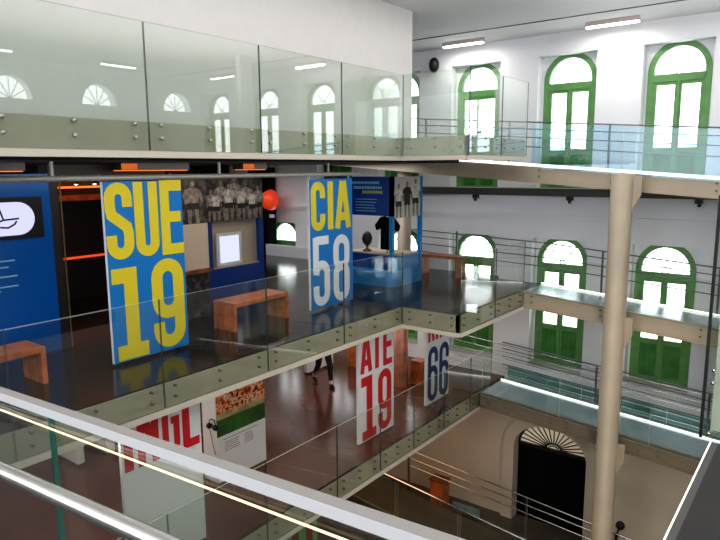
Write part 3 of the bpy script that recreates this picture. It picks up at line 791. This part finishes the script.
# shirt and trophy on the kiosk table
sx, sy = -7.62, y0+.5
t = thing('football_shirt', (sx, sy, -1.79), 'black football shirt hanging upright on the kiosk table', 'shirt')
q = [(-.16, 0), (.16, 0), (.15, .48), (.27, .40), (.31, .52), (.16, .70), (.07, .72), (0, .68), (-.07, .72), (-.16, .70), (-.31, .52), (-.27, .40), (-.15, .48)]
MB().prism([(sx+a, -1.72+b_) for a, b_ in q], 'y', sy-.05, sy+.05).build('fabric', 'black_matte', t, .02)
MB().tube([(sx, sy, -1.79), (sx, sy, -1.70)], .02, 8).build('stand', 'stainless', t)
tx = -8.16
t = thing('trophy', (tx, sy, -1.79), 'small dark round trophy on the kiosk table left of the shirt', 'trophy')
MB().lathe((tx, sy, -1.79), [(.001, 0), (.10, 0), (.10, .03), (.03, .06), (.03, .12)], 16).build('foot', 'wood_dark', t)
MB().lathe((tx, sy, -1.79), [(.03, .12), (.09, .18), (.12, .28), (.09, .38), (.04, .43), (.001, .44)], 20).build('cup', 'black_iron', t)

# ------------------------------------------------------------------ lower level exhibits
# crowd photo light box
X = -7.2; y0, y1 = 5.88, 6.90
t = thing('photo_lightbox', (X-.15, (y0+y1)/2, Z1), 'white panel with football crowd photo above a caption', 'photo panel')
MB().box(X-.32, X, y0, y1, Z1, Z2-.32).build('box', 'board_white', t)
MB().box(X, X+.004, y0+.01, y1-.005, -3.66, Z2-.34).build('crowd_photo', 'crowd_print', t)
MB().box(X, X+.005, y0+.01, y1-.005, -3.76, -3.66).build('pitch_edge', 'pitch_line', t)
MB().box(X, X+.005, y0+.01, y1-.005, -4.03, -3.76).build('pitch', 'pitch_green', t)
mb = MB()
for j in range(2):
    for i in range(5): mb.box(X, X+.003, y0+.15, y0+.15+(.32 if j == 0 else .22)*random.uniform(.8, 1) + 0, -4.16-.035*i, -4.145-.035*i) if j == 0 else mb.box(X, X+.003, y0+.56, y0+.56+.2*random.uniform(.7, 1), -4.16-.035*i, -4.145-.035*i)
mb.box(X, X+.003, y0+.12, y0+.85, -4.105, -4.09)
mb.build('caption', 'caption_grey', t)
t = thing('hanging_headphones', (X-.12, y0-.04, -3.86), 'black headphones hanging on the edge of the crowd photo panel', 'headphones')
mb = MB(); mb.tube([(X-.02+.075*math.cos(R(a)), y0-.055, -3.80+.09*math.sin(R(a))) for a in range(0, 181, 15)], .008, 8); mb.build('headband', 'black_iron', t)
for s in (-1, 1): MB().lathe((X-.02+s*.07, y0-.055, -3.83), [(.001, -.025), (.04, -.025), (.045, 0), (.04, .025), (.001, .025)], 14, axis='x').build('ear_cup', 'black_iron', t)
mb = MB(); mb.tube([(X-.09, y0-.055, -3.87), (X-.085, y0-.03, -4.0), (X-.06, y0-.03, -4.14), (X-.03, y0-.012, -4.3)], .005, 6); mb.build('cord', 'black_iron', t)

t = thing('info_board', (-9.5, 10.8, Z1), 'white board standing behind the walking person', 'board')
MB().box(-9.65, -9.55, 10.55, 11.5, Z1+.05, Z1+1.9).build('board', 'board_white', t)
MB().box(-9.75, -9.45, 10.65, 10.75, Z1, Z1+.05).box(-9.75, -9.45, 11.3, 11.4, Z1, Z1+.05).build('foot', 'dark_steel', t)
def crate(x0, x1, y0, y1, z0, h, label, m='wood_red'):
    t = thing('wooden_stool', ((x0+x1)/2, (y0+y1)/2, z0), label, 'stool', 'wooden stools on the lower floor')
    MB().box(x0, x1, y0, y1, z0+h-.05, z0+h).build('seat', m, t, .006)
    for (a, b_) in ((x0, x0+.05), (x1-.05, x1)): MB().box(a, b_, y0, y1, z0, z0+h-.05).build('leg', m, t, .004)
    MB().box(x0+.05, x1-.05, y0+.03, y0+.07, z0, z0+h-.05).build('front_panel', m, t)
crate(-9.2, -8.86, 11.62, 11.72, Z1, .72, 'orange brown wooden stool left of the ATE sign')
crate(-7.28, -6.98, 11.45, 11.75, Z1, .55, 'orange brown wooden stool beside the round brown column')
t = thing('standing_display', (-9.8, 4.95, Z1), 'white standing panel on the red brown floor seen through the near glass', 'display')
MB().box(-10.1, -9.46, 4.88, 5.0, Z1+.04, Z1+1.8).build('body', 'board_white', t, .01); MB().box(-10.06, -9.5, 4.90, 4.98, Z1, Z1+.04).build('foot', 'dark_steel', t)
t = thing('white_box', (-9.75, 5.95, Z1), 'small white box to the right of the white standing panel', 'box')
MB().box(-9.98, -9.55, 5.44, 5.6, Z1, Z1+.36).build('body', 'board_white', t, .01); MB().box(-9.99, -9.54, 5.43, 5.61, Z1+.36, Z1+.39).build('lid', 'print_white', t)
struct(MB().box(-14, -13.8, -1, YW, Z1, Z2-.28), 'wall_lower', 'wall_white', 'pale end wall of the lower exhibition level')

# ------------------------------------------------------------------ walking person
def person(base, yawz, label):
    t = thing('person', base, label, 'person')
    cz, sz = math.cos(yawz), math.sin(yawz)
    def W(p): return Vector(base) + Vector((p[0]*cz-p[1]*sz, p[0]*sz+p[1]*cz, p[2]))
    def skin(name, pts, edges, m, root=0, lv=2):
        me = bpy.data.meshes.new(name); me.from_pydata([tuple(W(p[0])-Vector(base)) for p in pts], edges, []); me.update()
        o = bpy.data.objects.new(name, me); COL.objects.link(o); o.parent = t; WORG[o.as_pointer()] = Vector(base)
        s = o.modifiers.new('skin', 'SKIN'); s.use_smooth_shade = True
        for i, p in enumerate(pts):
            r = p[1] if isinstance(p[1], tuple) else (p[1], p[1])
            me.skin_vertices[0].data[i].radius = r; me.skin_vertices[0].data[i].use_root = (i == root)
        b = o.modifiers.new('sub', 'SUBSURF'); b.levels = lv; b.render_levels = lv
        me.materials.append(MATS[m]); return o
    # walking towards +y: x = right, y = forward
    hipL, hipR = (-.085, .0, .84), (.085, .0, .84)
    kL, kR = (-.09, .17, .47), (.09, -.06, .46)
    aL, aR = (-.09, .22, .09), (.09, -.33, .13)
    # body: head, neck, torso, arms, hands
    pts = [((0, 0, .93), (.13, .10)), ((0, 0, 1.10), (.115, .085)), ((0, .01, 1.28), (.14, .095)), ((0, .0, 1.38), (.10, .075)), ((0, .01, 1.44), .05), ((0, .02, 1.50), .055), ((0, .035, 1.58), (.075, .09)), ((0, .03, 1.65), (.065, .075)),
           ((-.19, 0, 1.36), .052), ((-.25, -.10, 1.12), .042), ((-.24, -.02, .90), .032), ((-.235, .01, .83), (.024, .035)),
           ((.19, 0, 1.36), .052), ((.25, .06, 1.12), .042), ((.22, .22, .95), .032), ((.215, .27, .90), (.024, .035)),
           (hipL, .085), (kL, .055), (aL, .036), (hipR, .085), (kR, .055), (aR, .036)]
    E = [(0, 1), (1, 2), (2, 3), (3, 4), (4, 5), (5, 6), (6, 7), (3, 8), (8, 9), (9, 10), (10, 11), (3, 12), (12, 13), (13, 14), (14, 15), (0, 16), (16, 17), (17, 18), (0, 19), (19, 20), (20, 21)]
    body = skin('body', pts, E, 'skin')
    # fingers
    fp, fe = [], []
    for (hx, hy, hz, s) in ((-.235, .01, .83, -1), (.215, .27, .90, 1)):
        for j in range(4):
            b0 = len(fp); y = -.027+.018*j; L = (.06, .07, .066, .052)[3-j]
            fp += [((hx, hy+y, hz-.03), .009), ((hx-s*.008, hy+y+.002, hz-.03-L*.55), .0085), ((hx-s*.022, hy+y+.004, hz-.03-L), .0075)]; fe += [(b0, b0+1), (b0+1, b0+2)]
        b0 = len(fp); fp += [((hx-s*.008, hy+.03, hz+.015), .010), ((hx-s*.018, hy+.052, hz-.015), .009), ((hx-s*.022, hy+.056, hz-.045), .008)]; fe += [(b0, b0+1), (b0+1, b0+2)]
    skin('fingers', fp, fe, 'skin', 0, 1)['kind'] = 'thing'
    # face
    mb = MB()
    for s in (-1, 1): mb.lathe(W((s*.03, .115, 1.585)), [(.001, -.006), (.009, -.004), (.011, 0), (.009, .004), (.001, .006)], 8)
    mb.build('eyes', 'black_iron', t)
    mb = MB(); mb.tube([W((0, .115, 1.59)), W((0, .137, 1.56)), W((0, .12, 1.55))], [.008, .014, .010], 8); mb.build('nose', 'skin', t)
    mb = MB(); mb.tube([W((-.025, .112, 1.522)), W((0, .12, 1.522)), W((.025, .112, 1.522))], .006, 6); mb.build('mouth', 'dark_red', t)
    for s in (-1, 1):
        mb = MB(); mb.tube([W((s*.078, .03, 1.55)), W((s*.088, .02, 1.58)), W((s*.082, .02, 1.605))], [.012, .016, .011], 8); mb.build('ear', 'skin', t)
    # clothing
    skin('trousers', [((0, 0, .92), (.145, .115)), (hipL, .10), (kL, .068), ((aL[0], aL[1], aL[2]+.05), .05), (hipR, .10), (kR, .068), ((aR[0], aR[1]+.01, aR[2]+.05), .05)], [(0, 1), (1, 2), (2, 3), (0, 4), (4, 5), (5, 6)], 'cloth_black')
    skin('jacket', [((0, 0, .88), (.15, .12)), ((0, 0, 1.10), (.135, .105)), ((0, .01, 1.28), (.158, .112)), ((0, 0, 1.385), (.11, .085)),
                    ((-.19, 0, 1.365), .066), ((-.25, -.10, 1.12), .056), ((-.242, -.03, .92), .046), ((.19, 0, 1.365), .066), ((.25, .06, 1.12), .056), ((.222, .21, .96), .046)],
         [(0, 1), (1, 2), (2, 3), (3, 4), (4, 5), (5, 6), (3, 7), (7, 8), (8, 9)], 'cloth_grey')
    for (a, tilt) in ((aL, 0), (aR, 1)):
        if tilt: p = [((a[0], a[1]-.04, .10), .045), ((a[0], a[1]+.05, .055), .046), ((a[0], a[1]+.17, .035), .035)]
        else: p = [((a[0], a[1]-.05, .05), .048), ((a[0], a[1]+.06, .045), .046), ((a[0], a[1]+.18, .035), .036)]
        skin('shoe', p, [(0, 1), (1, 2)], 'shoe_black')
        mb = MB(); mb.tube([W((a[0], a[1], a[2]-.01)), W((a[0], a[1]+.005, a[2]+.06))], .042, 10); mb.build('sock', 'sock_white', t)
    skin('hair', [((0, -.03, 1.56), (.07, .06)), ((0, -.01, 1.65), (.083, .08)), ((0, .04, 1.69), (.065, .055))], [(0, 1), (1, 2)], 'hair_dark')
    return t
person((-8.8, 10.25, Z1), R(62+180), 'person walking in black trousers and dark jacket on the lower floor')

# ------------------------------------------------------------------ ground level railings
t = thing('handrail', (-6, 10.5, -7.6), 'bright stainless handrail on glass at the ground level, below the lower floor', 'handrail')
a, b = at(374, 469, Y=10.5), at(560, 557, Y=10.5)
d = (b-a); a = a-d*.6; b = b+d*.6
MB().tube([a, b], .028, 12).build('rail', 'stainless', t)
for i in range(6):
    p, q = a+(b-a)*(i/6+.004), a+(b-a)*((i+1)/6-.004)
    mb = MB(); y0, y1 = 10.55, 10.562; vs = []
    for y in (y0, y1): vs += [(p.x, y, p.z-.9), (q.x, y, q.z-.9), (q.x, y, q.z-.02), (p.x, y, p.z-.02)]
    mb.add(vs, [(0, 1, 2, 3), (7, 6, 5, 4)], 0); mb.add(vs, [(3, 2, 6, 7), (0, 4, 5, 1), (0, 3, 7, 4), (1, 5, 6, 2)], 1)
    g = mb.build('glass_pane', ['glass_near', 'edge_pale'], t)
    m_ = (p+q)/2; MB().tube([(m_.x, 10.55, m_.z-.10), (m_.x, 10.5, m_.z-.04), (m_.x, 10.5, m_.z)], .010, 8).build('bracket', 'stainless', g)
mb = MB().slab((a.x, 11.1, a.z-1.0), (b.x, 11.1, b.z-1.0), .55, .06)
struct(mb, 'ramp_ground', 'floor_ground', 'lowest ramp down to the ground floor')
t = thing('tube_railing', (-6, YR0, -7.4), 'bright triple tube railing in front of the dark fanlight door', 'railing')
for (y0_, y1_) in ((450, 503), (458, 510.5), (465.5, 519)):
    p, q = at(410, y0_, Y=YR0), at(540, y1_, Y=YR0); d = q-p
    MB().tube([p, q+d*1.2], .014, 8).build('rail_tube', 'stainless', t)
p = at(409, 450, Y=YR0); MB().box(p.x-.03, p.x+.02, YR0-.015, YR0+.015, p.z-1.1, p.z+.05).build('post', 'stainless', t)
for u in (2.9, 5.6): MB().box(p.x+u-.02, p.x+u+.02, YR0-.01, YR0+.01, p.z-.08*u-1.1, p.z-.08*u+.0).build('post', 'stainless', t)
t = thing('wooden_stool', (-6.7, 12.3, -8.2), 'brown wooden post box on the ground floor behind the tube railing', 'stool')
p = at(432, 478, Y=12.3); q = at(445, 500, Y=12.3)
MB().box(p.x, q.x, 12.2, 12.5, Z0, p.z).build('body', 'wood_red', t, .01); MB().box(p.x-.02, q.x+.02, 12.18, 12.52, p.z, p.z+.03).build('top', 'wood_dark', t)
c = at(620, 526, Y=YW-.05)
t = thing('wall_valve', (c.x, YW-.05, c.z), 'small round black valve low on the cream wall beside the column', 'valve')
MB().lathe((c.x, YW-.02, c.z), [(.001, -.08), (.05, -.08), (.085, -.05), (.09, .02)], 16, axis='y').build('wheel', 'black_iron', t)
MB().tube([(c.x, YW-.05, c.z-.05), (c.x-.06, YW-.05, c.z-.22), (c.x-.06, YW-.05, c.z-.5)], .035, 8).build('pipe', 'black_iron', t)
for i, (px, py, w) in enumerate(((368, 480, .55), (408, 505, .5), (452, 512, .7))):
    c = at(px+14, py, Y=12.6)
    t = thing('reflection_panel', (c.x, 12.6, Z0), 'bluish panel painted as a reflection low behind the bright handrail, %s of three' % ('leftmost', 'middle', 'rightmost')[i], 'reflection panel', 'bluish panels on the ground floor')  # panels coloured as bluish reflections in floor and glass
    MB().box(c.x-w/2, c.x+w/2, 12.58, 12.64, Z0+.05, c.z+.15).build('panel', 'bluish_panel', t); MB().box(c.x-w/2, c.x+w/2, 12.5, 12.7, Z0, Z0+.05).build('foot', 'dark_steel', t)

# ------------------------------------------------------------------ landing on the right and glass screen
ZL = -2.68
struct(MB().box(-.72, XR, 4.2, 6.75, ZL-.2, ZL), 'floor_landing', 'dark_room', 'dark landing at the right')
struct(MB().box(-.78, -.72, 4.2, 6.75, ZL-.28, ZL), 'beam_landing', 'dark_steel', 'edge beam of the right landing')
struct(MB().box(-.792, -.781, 4.2, 6.75, ZL-.010, ZL+.002), 'trim_13', 'led_white', 'bright light strip along the edge of the right landing')
Yg = 10.9; xe = -1.41
t = thing('hanging_glass_screen', (-.6, Yg, -4.3), 'tall glass screen with a black edge at the right picture border', 'glass screen')
MB().box(xe, -.2, Yg, Yg+.014, -3.22, -.43, 0, (1, 1, 0, 0, 1, 1)).build('upper_pane', ['glass_near', 'edge_dark'], t)
MB().box(xe, -.2, Yg, Yg+.014, -4.28, -3.24, 0, (1, 1, 0, 0, 1, 1)).build('lower_pane', ['glass_near', 'edge_dark'], t)
MB().box(xe-.03, xe+.01, Yg-.03, Yg+.05, -4.28, -.43).build('edge_post', 'black_iron', t)
MB().box(xe+.10, -.2, Yg+.16, Yg+.20, -4.20, -.43).build('frosted_panel', 'board_white', t)
for z in (-3.16, -3.36, -4.2):
    for x in (xe+.10, xe+.65): MB().lathe((x, Yg-.004, z), [(.001, -.02), (.028, -.018), (.03, 0), (.03, .02)], 12, axis='y').build('bolt', 'stainless', t)
struct(MB().box(-.19, -.05, Yg-.1, Yg+.3, -4.3, ZT), 'column_screen', 'wall_white', 'white post holding the glass screen, outside the picture')

# ------------------------------------------------------------------ near ramp and railing where the camera stands
CS = .0545; zc = lambda X: -.657 + CS*(X+1.98)
ym = -.15
struct(MB().slab((-6, ym, zc(-6)-1.06), (XR, ym, zc(XR)-1.06), .95, .06), 'ramp_near', 'dark_room', 'ramp from which the picture is taken')
t = thing('near_railing', (-1.5, .8, zc(-1.5)-1.0), 'near glass railing with broad white cap and stainless handrail', 'railing')
A, B = -3.2, 1.2
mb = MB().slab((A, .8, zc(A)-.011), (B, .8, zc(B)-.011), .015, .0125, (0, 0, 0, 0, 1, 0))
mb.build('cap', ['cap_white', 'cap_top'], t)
MB().slab((A, .785, zc(A)-.054), (B, .785, zc(B)-.054), .002, .0016).build('light_strip', 'led_reflection', t)  # thin glowing strip drawn for a light line mirrored in the glass
xs = [A, -1.675, -.02, B]
for a, b_ in zip(xs, xs[1:]):
    a2, b2 = a+.004, b_-.004; mb = MB(); vs = []
    for y in (.793, .807): vs += [(a2, y, zc(a2)-1.15), (b2, y, zc(b2)-1.15), (b2, y, zc(b2)-.022), (a2, y, zc(a2)-.022)]
    mb.add(vs, [(0, 1, 2, 3), (7, 6, 5, 4)], 0); mb.add(vs, [(3, 2, 6, 7), (0, 4, 5, 1), (0, 3, 7, 4), (1, 5, 6, 2)], 1)
    mb.build('glass_pane', ['glass_near', 'teal_edge'], t)
pa, pb = at(0, 470, Y=.68), at(155, 540, Y=.68); d = pb-pa
hr = MB().tube([pa-d*1.6, pb+d*2.2], .021, 16).build('handrail', 'stainless', t)
for x in (-2.6, -.4):
    p = pa + d*((x-pa.x)/d.x)
    MB().tube([(x, .793, p.z-.08), (x, .72, p.z-.07), (x, .68, p.z-.01)], .009, 8).build('bracket', 'stainless', t)

# ------------------------------------------------------------------ light
w = bpy.data.worlds.new('world'); scene.world = w; w.use_nodes = True
bg = w.node_tree.nodes['Background']; bg.inputs['Color'].default_value = (.93, .96, 1, 1); bg.inputs['Strength'].default_value = 4.2
def area(name, loc, rot, sx, sy, e, col=(1, 1, 1)):
    l = bpy.data.lights.new(name, 'AREA'); l.shape = 'RECTANGLE'; l.size = sx; l.size_y = sy; l.energy = e; l.color = col
    o = bpy.data.objects.new(name, l); COL.objects.link(o); o.location = Vector(loc)+Vector((0, 0, EYE)); o.rotation_euler = rot
    return o
for i, x in enumerate((-6.75, -3.65, -.8)): area('lamp_row', (x, 12.65, 2.585), (0, 0, 0), .9, .08, 20, (1, .97, .94))
area('fill_ceiling', (-1.0, 7.5, 1.75), (R(180), 0, 0), 4.5, 7, 130, (1, .98, .97))  # added upward fill that brightens the ceiling, its back unseen from below
area('fill_atrium', (-3.8, 6.5, 2.65), (0, 0, 0), 3.4, 9, 130, (1, .98, .97))  # added fill light for the atrium walls, without a fitting
area('lamp_lower_floor', (-8.5, 8.5, Z2-.35), (0, 0, 0), 3, 5, 30, (1, .85, .72))
area('fill_lower_back', (-9.5, 11.2, Z2-.35), (R(25), 0, 0), 6, 1, 60, (1, .97, .95))  # added light on the back wall so the floor mirrors it white
area('fill_showcase', (-7.7, 6.5, .05), (0, R(38), 0), .4, 6, 22, (1, .9, .8))  # invented light turned towards the photo boards and showcase
area('fill_signs', (-6.35, 6.5, .08), (0, R(24), 0), .3, 6, 26, (1, .97, .92))  # unseen extra light aimed at the sign faces
area('lamp_ground', (-7.5, 10, -5.2), (0, 0, 0), 2, 3, 40, (1, .62, .38))
area('fill_lower_front', (-8.2, 3.6, Z2-.34), (R(35), 0, 0), 4, .5, 55, (1, .88, .78))  # added light for the crowd panel side and the white displays
area('lamp_cove', (-11.3, 5.8, -.1), (0, R(15), 0), .1, 3.5, 9, (1, .30, .08))
area('fill_far_room', (-10.5, 11.2, .092), (0, 0, 0), 6, .6, 60, (1, .98, .96))  # added fill for the far wall and floor, tucked against the ceiling
area('fill_lower_wall', (.8, 5.2, -3.0), (R(62), 0, R(18)), 2, 1, 230, (1, .90, .76))  # invented warm light below the landing, brightens the lower wall

vs = scene.view_settings
vs.view_transform = 'Standard'; vs.look = 'Medium High Contrast'; vs.exposure = 0; vs.gamma = 1
cy = scene.cycles
cy.max_bounces = 10; cy.diffuse_bounces = 4; cy.glossy_bounces = 5; cy.transparent_max_bounces = 48; cy.transmission_bounces = 4
cy.sample_clamp_indirect = 6; cy.caustics_reflective = False; cy.caustics_refractive = False
cy.use_denoising = True
